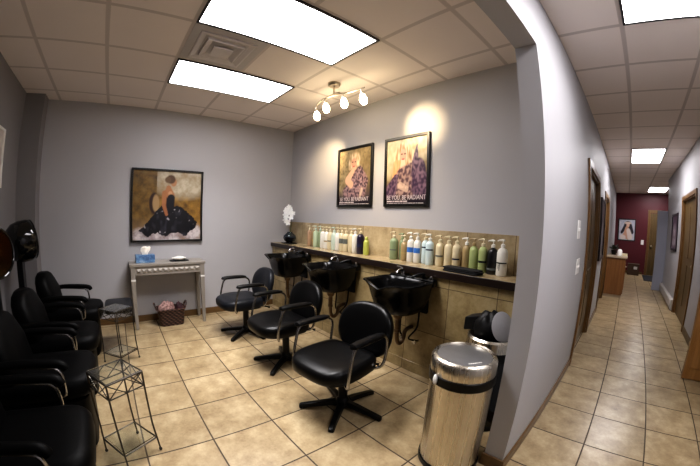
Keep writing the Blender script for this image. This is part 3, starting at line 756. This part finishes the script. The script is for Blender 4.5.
# ------------------------------------------------------------------ wash chairs
def wash_chair(label, loc, rz, body):
    t = thing('salon_chair', label, 'chair', loc, rz, 'wash chairs in a row')
    OFF = Vector((-.028, -.022, -.028))
    hub = MB().lathe([(.05, .030), (.056, .05), (.05, .075), (.036, .095)], 24)
    hub.build('hub', M['plastic'], t)
    for k in range(5):
        a = math.radians(90+72*k)-rz
        rs = []
        for r, w, z0, z1 in ((.03, .030, .035, .075), (.12, .027, .030, .066), (.24, .023, .016, .046), (.305, .022, .0, .034), (.318, .014, .004, .026)):
            rs.append([(r, -w, z0), (r, w, z0), (r, w*.75, z1), (r, -w*.75, z1)])
        MB().rings(rs).xf(Matrix.Rotation(a, 4, 'Z')).build('foot', M['plastic'], t, bevel=.004)
    MB().lathe([(.034, .07), (.034, .30), (.026, .30), (.026, .37), (.07, .375), (.11, .385)], 20).build('column', M['plastic'], t)
    # seat: wide rounded front (front is -y)
    def ring(z, d, fz=0):
        out = []
        for j in range(48):
            th = 2*PI*j/48; ct, st = cos(th), sin(th); e = 3.4 if st < 0 else 6
            x = (.250-d)*math.copysign(abs(ct)**(2/e), ct); y = -.02+((.25 if st < 0 else .222)-d)*math.copysign(abs(st)**(2/e), st)
            if st < 0: y -= .02*(1-abs(ct)**3)
            x *= 1-.07*max(0, (y+.02)/.25)
            fr = max(0, (-.06-y)/.22); cb = 0.012*(1-(x/.27)**2)
            out.append((x, y, z+fz*fr*fr+ (cb*0)))
        return out
    s = [ring(.375, .05), ring(.362, .02, .01), ring(.378, .004, .002), ring(.41, 0, -.004), ring(.445, .0, -.012), ring(.468, .010, -.018), ring(.480, .032, -.022), ring(.484, .08, -.016), ring(.480, .16, 0)]
    MB().rings(s).build('seat', M[body], t, angle=60, loc=OFF+Vector((-.014, -.004, 0)))
    # back: domed oval disc leaning back
    rs = []
    for sc, y in ((.86, .034), (.97, .028), (1.0, .012), (1.0, -.010), (.965, -.028), (.86, -.038), (.55, -.044), (.2, -.045)):
        ring_ = []
        for j in range(40):
            th = 2*PI*j/40; ct, st = cos(th), sin(th); e = 2.35
            x = .243*sc*math.copysign(abs(ct)**(2/e), ct); z = .205*sc*math.copysign(abs(st)**(2/e), st)
            ring_.append((x, y+.055*(x/.24)**2*-1*.7, z))
        rs.append(ring_)
    bm_ = Matrix.Translation((0, .275, .605)) @ Matrix.Rotation(math.radians(-13), 4, 'X')
    MB().rings(rs).xf(bm_).build('backrest', M[body], t, angle=60, loc=OFF+Vector((.026, 0, -.012)))
    sp = MB().rings([[(x, y, z) for x, y in ((-.05, yy-.012), (.05, yy-.012), (.05, yy+.012), (-.05, yy+.012))] for yy, z in ((.10, .372), (.22, .376), (.275, .40), (.300, .47), (.318, .56))])
    sp.build('back_bracket', M['plastic'], t, bevel=.004, loc=OFF)
    MB().tube([(.02, .16, .365), (.13, .26, .345), (.15, .275, .34)], [.009, .009, .014], 8).build('recline_lever', M['plastic'], t, loc=OFF)
    for s_ in (-1, 1):
        X = s_*.264
        a = smooth_path([(s_*.20, -.15, .372), (s_*.25, -.175, .365), (X, -.19, .42), (X, -.165, .55), (X, -.135, .625), (X, -.08, .640), (X, .08, .640), (X, .155, .632), (X, .195, .585), (X, .185, .47), (s_*.25, .16, .405), (s_*.20, .13, .380)], 7)
        ar = MB().tube(a, .0105, 10).build('arm_frame', M['dull_chrome'], t, loc=OFF)
        ps = []
        for y, hw, z0, z1 in ((-.170, .014, .640, .652), (-.158, .030, .634, .668), (-.10, .035, .632, .676), (.02, .035, .632, .676), (.10, .031, .632, .672), (.145, .022, .634, .662), (.154, .012, .640, .654)):
            zc, h2 = (z0+z1)/2, (z1-z0)/2
            ps.append([(X+hw*cos(q)*1.0, y, zc+h2*sin(q)) for q in [2*PI*i/14 for i in range(14)]])
        MB().rings(ps).build('arm_pad', M['leather'], ar)
    return t
wash_chair('black salon chair with chrome arms closest to the steel bins', (2.765, -1.165, 0), .12, 'leather')
wash_chair('black salon chair with chrome arms, middle of the row of three', (1.862, -1.118, 0), .02, 'leather')
wash_chair('greyish black salon chair with chrome arms nearest the console table', (.958, -1.150, 0), .0, 'leather_blue')

# ------------------------------------------------------------------ hooded dryer chairs along the left wall (front is +y)
def dryer_chair(label, loc, swivel, leg_rest, hz=0.0, hy=0.0):
    t = thing('dryer_chair', label, 'dryer chair', loc, 0, 'hooded dryer chairs along the dark wall')
    # upholstered base down to a plinth
    b = MB().rings([sq_ring(0, .02, z, a, d, 6, 36) for z, a, d in ((0, .225, .30), (.02, .24, .315), (.30, .245, .335), (.36, .245, .345))])
    b.build('plinth', M['leather_matte'], t)
    cushion(0, .045, .36, .50, .255, .365, 5, .045).build('seat', M['leather_matte'], t, angle=60)
    rs = []
    for z, hw, y0, y1 in ((.44, .225, -.19, -.02), (.50, .235, -.20, -.01), (.66, .235, -.23, -.04), (.76, .21, -.24, -.09), (.805, .16, -.24, -.11), (.83, .09, -.23, -.13)):
        cy, dy = (y0+y1)/2, (y1-y0)/2
        rs.append([(p[0], p[1], z) for p in sq_ring(0, cy, z, hw, dy, 3.5, 28)])
    MB().rings(rs).build('backrest', M['leather_matte'], t, angle=60)
    for s_ in (-1, 1):
        X = s_*.268
        tb = MB().tube(smooth_path([(s_*.235, .20, .40), (X, .245, .44), (X, .235, .57), (X, .14, .60), (X, -.10, .615), (X, -.20, .60)]), .010, 8).build('arm_frame', M['dull_chrome'], t)
        pd = smooth_path([(X, .275, .575), (X, .25, .608), (X, .15, .622), (X, .0, .628), (X, -.16, .620)], 5)
        MB().tube(pd, [.012]+[.024]*(len(pd)-2)+[.014], 10).build('arm_pad', M['leather_matte'], tb)
    p = MB().box(-.05, .05, -.43, -.37, .0, .95).tube(smooth_path([(0, -.40, .94), (0, -.405, 1.0), (0, -.41, 1.08)]), .024, 12)
    p.build('hood_post', M['plastic'], t, bevel=.006)
    # hood: deep dome, open towards the front and slightly down
    prof = [(.0, -.165), (.07, -.158), (.125, -.130), (.165, -.080), (.182, -.01), (.184, .07), (.176, .115), (.170, .12)]
    inn = [(.162, .112), (.168, .07), (.166, -.005), (.15, -.07), (.112, -.115), (.06, -.140), (.0, -.145)]
    hm = Matrix.Translation((0, -.385+hy, 1.13+hz)) @ Matrix.Rotation(swivel, 4, 'Z') @ Matrix.Rotation(math.radians(8), 4, 'X') @ Matrix.Rotation(-PI/2, 4, 'X')
    hd = MB().lathe(prof, 36, cap0=False, cap1=False, sx=.95, sy=1.08).xf(hm).build('dryer_hood', M['gloss'], t, angle=60)
    MB().lathe(list(reversed(inn)), 36, cap0=False, cap1=False, sx=.95, sy=1.08).xf(hm).build('hood_lining', M['amber'], hd, angle=60)
    ring_ = [(hm @ Vector((.170*.95*cos(q), .170*1.08*sin(q), .118))) for q in [2*PI*i/36 for i in range(36)]]
    MB().tube(ring_, .009, 8, closed=True).build('hood_rim', M['gloss'], hd)
    if leg_rest:
        cushion(-.015, .575, .405, .478, .205, .15, 7, .02).build('leg_rest', M['leather_blue'], t)
        MB().tube([(-.12, .36, .395), (-.12, .56, .412)], .012).build('leg_rest_arm', M['iron'], t)
    return t
DY = -3.12
dryer_chair('hooded dryer chair in the far dark corner with its leg rest raised', (.775, DY, 0), .60, True)
dryer_chair('hooded dryer chair whose hood shows its amber lining at the left edge', (1.56, DY, 0), -.70, False, -.03, -.04)
dryer_chair('black hooded dryer chair behind the nearer wire stand', (2.22, DY, 0), 0, False)
dryer_chair('black hooded dryer chair just left of the nearer wire stand', (2.93, DY, 0), 0, False)
dryer_chair('black hooded dryer chair in the bottom left corner of the view', (3.60, DY, 0), 0, False)

# ------------------------------------------------------------------ wire stands
def wire_stand(label, loc, rz):
    t = thing('wire_stand', label, 'side table', loc, rz, 'square wire stands with glass tops')
    a, h = .113, .545; r = .0055
    for sx in (-1, 1):
        for sy in (-1, 1):
            lg = MB().tube([(sx*(a+.008), sy*(a+.008), .012), (sx*a, sy*a, .20), (sx*a, sy*a, h)], r, 8).build('leg', M['iron'], t)
            MB().ball((sx*(a+.008), sy*(a+.008), .011), .011, n=10, m=6).build('ball_foot', M['iron'], lg)
    q = lambda z, k=a: [(-k, -k, z), (k, -k, z), (k, k, z), (-k, k, z)]
    def frame(z, k=a, rr=r):
        p = q(z, k); m_ = MB()
        for i in range(4): m_.tube([p[i], p[(i+1) % 4]], rr, 8)
        return m_
    frame(h).build('top_frame', M['iron'], t)
    frame(h-.085, a, .004).build('apron_rail', M['iron'], t)
    sc = MB(); p0 = q(h); p1 = q(h-.085)
    for i in range(4):
        A_, B_ = Vector(p0[i]), Vector(p0[(i+1) % 4]); Cc, D_ = Vector(p1[i]), Vector(p1[(i+1) % 4])
        sc.tube([A_, (Cc+D_)/2, B_], .0035, 6).tube([Cc, (A_+B_)/2, D_], .0035, 6)
    sc.build('lattice_brace', M['iron'], t)
    frame(.10, a+.004).build('lower_frame', M['iron'], t)
    MB().box(-a+.004, a-.004, -a+.004, a-.004, h+.001, h+.007).build('glass_top', M['clear'], t, smooth=False)
    MB().box(-a+.006, a-.006, -a+.006, a-.006, .103, .108).build('glass_shelf', M['clear'], t, smooth=False)
    return t
w1 = wire_stand('nearer bronze wire stand with a square glass top', (2.527, -2.582, 0), math.radians(29))
w2 = copy_tree(w1); w2.location = (1.145, -2.572, 0); w2.rotation_euler = (0, 0, math.radians(44)); w2.scale.z = .955; w2['label'] = 'farther bronze wire stand with glass top, beside the console table'

# ------------------------------------------------------------------ console table
t = thing('console_table', 'slim silver-grey console table against the wall under the painting', 'table', (.185, -1.925, 0))
hx, hy = .165, .455
MB().box(-hx-.012, hx+.008, -hy-.014, hy+.014, .768, .80).build('table_top', M['console'], t, bevel=.004)
MB().box(-hx, hx-.004, -hy+.05, hy-.05, .665, .768).build('apron', M['console'], t, bevel=.003)
tr = MB()
n = 12
for i in range(n):
    y = -hy+.062+(2*hy-.124)*(i+.5)/n; d = (2*hy-.124)/n*.42
    tr.add([(hx-.0035, y-d, .692), (hx-.0035, y+d, .692), (hx-.0035, y+d, .742), (hx-.0035, y-d, .742), (hx+.009, y-d*.2, .717), (hx+.009, y+d*.2, .717)], [(0, 1, 5, 4), (1, 2, 5), (2, 3, 4, 5), (3, 0, 4)])
tr.build('carved_relief', M['console'], t, smooth=False)
for sx in (-1, 1):
    for sy in (-1, 1):
        cx, cy = sx*(hx-.025), sy*(hy-.025)
        rs = [[(cx+a*k1, cy+a*k2, z) for k1, k2 in ((-1, -1), (1, -1), (1, 1), (-1, 1))] for a, z in ((.017, 0), (.020, .1), (.027, .62), (.027, .768))]
        lg = MB().rings(rs).build('leg', M['console'], t, bevel=.003)
        if sx > 0: MB().box(cx-.029, cx+.029, cy-.029, cy+.029, .600, .622).build('silver_band', M['mirror_band'], lg, bevel=.002)

# tissue box
t = thing('tissue_box', 'blue cardboard tissue box on the console table', 'tissue box', (.20, -2.195, .801), .04)
def tb():
    k = N('blue_tissue_box'); f = k.noise(k.coords(), 22, 3)
    return k.pbr(k.ramp(f, [(.35, (.05, .11, .24)), (.55, (.12, .24, .42)), (.72, (.34, .44, .56))]), .5)
M['tissuebox'] = tb()
MB().box(-.058, .058, -.118, .118, 0, .095).build('carton', M['tissuebox'], t, bevel=.003)
rs = []
for k, (a, b, z) in enumerate(((.012, .045, .093), (.022, .04, .115), (.012, .055, .145), (.02, .05, .175), (.006, .04, .19))):
    rs.append([(a*cos(q)*(1+.2*sin(3*q+k)), b*sin(q)*(1+.25*cos(2*q+k))+.004*k, z+.005*sin(3*q+k)) for q in [2*PI*i/20 for i in range(20)]])
MB().rings(rs).build('tissue', M['paper'], t)
# dish on a dark mat
o = cushion(0, 0, 0, .008, .085, .125, 3, .003).build('place_mat', M['cloth'], None, loc=(.20, -1.765, .8005)); tag(o, 'small dark mat under the white dish on the console table', 'mat')
t = MB().lathe([(.045, 0), (.055, .004), (.088, .022), (.092, .03), (.086, .030), (.06, .040), (.03, .046), (.004, .048)], 28).build('dish', M['ceramic'], None, loc=(.20, -1.765, .810)); tag(t, 'low white covered dish on the dark mat on the console table', 'dish')

# basket
t = thing('wicker_basket', 'dark brown wicker basket on the floor under the console table', 'basket', (.235, -1.915, 0), 0)
def rr(a, b, z): return sq_ring(0, 0, z, a, b, 7, 40)
MB().rings([rr(.095, .145, .0), rr(.10, .15, .01), rr(.115, .175, .20), rr(.120, .182, .21), rr(.108, .168, .205), rr(.092, .142, .02)]).build('body', M['wicker'], t)
rp = sq_ring(0, 0, .212, .117, .178, 7, 40)
MB().tube(rp, .010, 8, closed=True).build('braided_rim', M['wicker'], t)
for s_ in (-1, 1):
    MB().tube(smooth_path([(-.055, s_*.180, .205), (-.045, s_*.20, .26), (0, s_*.205, .285), (.045, s_*.20, .26), (.055, s_*.180, .205)]), .011, 8).build('handle', M['wicker'], t)
def floral(nm, c0, c1):
    k = N(nm); f = k.noise(k.coords(), 30, 5, .7)
    return k.pbr(k.ramp(f, [(.38, c0), (.62, c1)]), .9, 0, f, .6, .01)
M['floral'] = floral('pink_patterned_cloth', (.10, .045, .04), (.45, .29, .26))
M['darkcloth'] = floral('dark_red_cloth', (.006, .004, .005), (.05, .008, .012))
def lump(sx, sy, sz, seed):
    m_ = MB().ball((0, 0, 0), 1, 1, 1, 28, 16)
    m_.v = [(x*sx*(1+.18*nz(x*1.3, y*1.3+z, 1.6, seed)), y*sy*(1+.18*nz(y*1.2, x+z, 1.7, seed+2)), z*sz*(1+.45*nz(x*1.5, y*1.5, 1.9, seed+4))) for x, y, z in m_.v]
    return m_
o = lump(.085, .105, .095, 1).build('folded_cloth', M['floral'], None, loc=(.235, -1.965, .20), angle=80); tag(o, 'pink patterned cloth bundled in the wicker basket', 'cloth')
o = lump(.07, .052, .075, 5).build('folded_cloth', M['darkcloth'], None, loc=(.24, -1.80, .195), angle=80); tag(o, 'dark cloth stuffed in the right end of the wicker basket', 'cloth')

# ------------------------------------------------------------------ bins
t = thing('trash_can', 'tall stainless steel bin with a black band, in front', 'bin', (3.597, -1.04, 0), .6)
R = .178
MB().lathe([(R-.004, 0), (R+.003, .004), (R+.003, .035), (R-.002, .04)], 48).build('base_ring', M['plastic'], t)
MB().lathe([(R-.004, .04), (R-.004, .56)], 64).build('body', M['steel'], t)
MB().lathe([(R, .558), (R+.004, .562), (R+.004, .608), (R, .612)], 48).build('band', M['plastic'], t)
MB().lathe([(R-.001, .612), (R+.001, .616), (R, .678), (R-.010, .695), (R-.022, .700), (R-.026, .695), (R-.03, .688)], 64, cap1=False).build('lid_rim', M['steel'], t)
MB().lathe([(R-.028, .683), (R-.032, .690), (.08, .695), (.0, .696)], 48).build('lid', M['greylid'], t)
ms = MB()
for k in range(7): ms.box(-.036+k*.011, -.036+k*.011+.007, -.118, -.112, .694, .697)
ms.xf(Matrix.Rotation(.35, 4, 'Z')).build('embossed_mark', M['mirror_band'], t, smooth=False)
MB().ball((0, 0, 0), .012, .022, .030, 12, 8).xf(Matrix.Translation((-.150, -.112, .590))).build('lid_button', M['white'], t)

t = thing('trash_can', 'steel bin pushed behind the tall one, lid tipped open', 'bin', (3.545, -.535, 0), 0)
R = .175
MB().lathe([(R-.004, 0), (R+.003, .004), (R+.003, .03), (R-.002, .035)], 40).build('base_ring', M['plastic'], t)
MB().lathe([(R-.02, .035), (R-.004, .035), (R-.004, .52)], 48).build('body', M['gloss'], t)
MB().lathe([(R, .518), (R+.003, .522), (R+.003, .575), (R, .58)], 40).build('band', M['plastic'], t)
MB().lathe([(R, .58), (R, .645), (R-.012, .658), (R-.024, .655), (R-.024, .57)], 48, cap0=False, cap1=False).build('lid_rim', M['steel'], t)
M['pale_lid'] = simple('pale_grey_lid', (.42, .42, .44), .45, .2, var=.05)
lm = Matrix.Translation((.075, -.05, .735)) @ Matrix.Rotation(math.radians(68), 4, 'Y') @ Matrix.Rotation(math.radians(22), 4, 'X')
MB().lathe([(.0, -.006), (.09, -.006), (.10, 0), (.09, .006), (0, .012)], 40, sx=1, sy=.95).xf(lm).build('lid', M['pale_lid'], t)
b = MB()
b.merge(lump(.10, .10, .12, 3).xf(Matrix.Translation((-.03, -.02, .69))))
o = b.build('bin_bag', M['bag'], None, loc=(3.545, -.535, 0), angle=80)
fl = MB().rings([[(x, y, z) for x, y, z in ((xx, -.06, z0), (xx, .06, z0), (xx, .055, z1), (xx, -.055, z1))] for xx, z0, z1 in ((-.06, .66, .79), (-.13, .67, .765), (-.195, .655, .745), (-.20, .665, .74))])
fl.build('bag_flap', M['bag'], o, bevel=.01)
tag(o, 'black bin bag bulging out of the rear steel bin', 'bag')

# ------------------------------------------------------------------ corridor furniture
t = thing('base_cabinet', 'oak base cabinet with a pale top along the corridor', 'cabinet', (3.925, 5.06, 0))
MB().box(.0, .40, 0, 1.1, .06, .835).build('carcass', M['cabinet'], t, bevel=.004)
MB().box(.0, .38, .01, 1.09, 0, .06).build('plinth', M['counter_stone'], t)
MB().box(-.01, .445, -.02, 1.12, .835, .872).build('top', M['counter_stone'], t, bevel=.005)
for k in range(2):
    d = MB().box(.40, .418, .03+k*.53, .54+k*.53, .09, .81).box(.418, .424, .10+k*.53, .47+k*.53, .17, .73).build('door', M['cabinet'], t, bevel=.003)
    MB().ball((.432, .48+k*.14, .62), .013, n=10, m=6).build('knob', M['nickel'], d)
o = MB().lathe([(.05, 0), (.055, .005), (.055, .10), (.04, .13), (.02, .145)], 16).build('canister', M['white'], None, loc=(4.19, 5.28, .873)); tag(o, 'small white canister on the oak cabinet', 'canister')
o = MB().box(-.08, .08, -.06, .06, 0, .05).build('box', M['b_cream'], None, loc=(4.285, 5.45, .873), bevel=.004); tag(o, 'low cream box on the end of the oak cabinet', 'box')
t = thing('potted_plant', 'dark leafy plant in a black pot on the oak cabinet', 'plant', (4.05, 5.55, .873))
MB().lathe([(.05, 0), (.07, .10), (.075, .105), (.065, .10)], 16).build('pot', M['plastic'], t)
lv = MB(); random.seed(9)
for k in range(26):
    a = random.uniform(0, 2*PI); e = random.uniform(.3, 1.2); L = random.uniform(.10, .17)
    lv.merge(MB().ball((L*.6, 0, 0), L*.5, .022, .006, 8, 5).xf(Matrix.Translation((0, 0, .11)) @ Matrix.Rotation(a, 4, 'Z') @ Matrix.Rotation(-e, 4, 'Y')))
lv.build('leaves', simple('dark_leaf', (.016, .022, .014), .4), t)

t = thing('floor_box', 'low dark brown chest against the maroon wall', 'chest', (4.66, 9.75, 0))
MB().box(-.20, .20, -.18, .18, 0, .34).build('body', M['cardboard'], t, bevel=.006)
MB().box(-.205, .205, -.185, .185, .34, .37).build('lid', M['cardboard'], t, bevel=.006)
MB().box(.01, .13, -.187, -.18, .20, .29).build('paper_label', M['heater'], t)
o = MB().box(-.26, .33, -.72, .72, 0, .012).build('door_mat', M['mat'], None, loc=(5.25, 9.2, 0), bevel=.004); tag(o, 'dark doormat on the tiles before the maroon wall door', 'doormat')
t = thing('baseboard_heater', 'long cream baseboard heater along the right corridor wall', 'heater', (XW, 5.72, 0))
MB().box(-.012, -.002, -1.18, 1.12, .02, .21).build('back_panel', M['heater'], t)
MB().rings([[(x, y, z) for x, z in ((-.012, .205), (-.055, .19), (-.062, .165), (-.058, .163), (-.052, .184), (-.012, .196))] for y in (-1.18, 1.12)]).build('hood', M['heater'], t)
MB().box(-.060, -.052, -1.18, 1.12, .045, .150).build('front_panel', M['heater'], t, bevel=.003)
MB().box(-.062, -.002, -1.20, -1.18, .015, .212).build('end_cap', M['heater'], t, bevel=.003)
MB().box(-.062, -.002, 1.12, 1.14, .015, .212).build('end_cap', M['heater'], t, bevel=.003)

# ------------------------------------------------------------------ camera (wide curved lens), world, colour
cd = bpy.data.cameras.new('camera'); cam = bpy.data.objects.new('camera', cd); C.objects.link(cam)
Rv = (0.65888923, 0.75153777, 0.03249543); Uv = (-0.07964998, 0.02674514, 0.99646404); Fv = (-0.74801127, 0.65914769, -0.07748205)
m = Matrix.Identity(4)
for i in range(3): m[i][0] = Rv[i]; m[i][1] = Uv[i]; m[i][2] = -Fv[i]
m[0][3], m[1][3], m[2][3] = 4.27541, -2.45927, 1.37548
cam.matrix_world = m
cd.type = 'PANO'; cd.sensor_width = 36; cd.sensor_fit = 'HORIZONTAL'; cd.clip_start = .01
cd.panorama_type = 'FISHEYE_LENS_POLYNOMIAL'; cd.fisheye_fov = 3.1
for i, k in enumerate([0, -0.06349478283586864, 1.3746584498431513e-05, 1.9892711991884845e-05, -3.836921532678564e-07]):
    setattr(cd, 'fisheye_polynomial_k%d' % i, k)
cd.shift_x = -1.519/700; cd.shift_y = 9.429/466
bpy.context.scene.camera = cam

wd = bpy.data.worlds.new('world'); bpy.context.scene.world = wd; wd.use_nodes = True
wd.node_tree.nodes['Background'].inputs[0].default_value = (.5, .5, .55, 1); wd.node_tree.nodes['Background'].inputs[1].default_value = .02
sc = bpy.context.scene
sc.view_settings.view_transform = 'Standard'
sc.view_settings.look = 'Medium High Contrast'
sc.view_settings.exposure = 0.2
sc.cycles.diffuse_bounces = 8
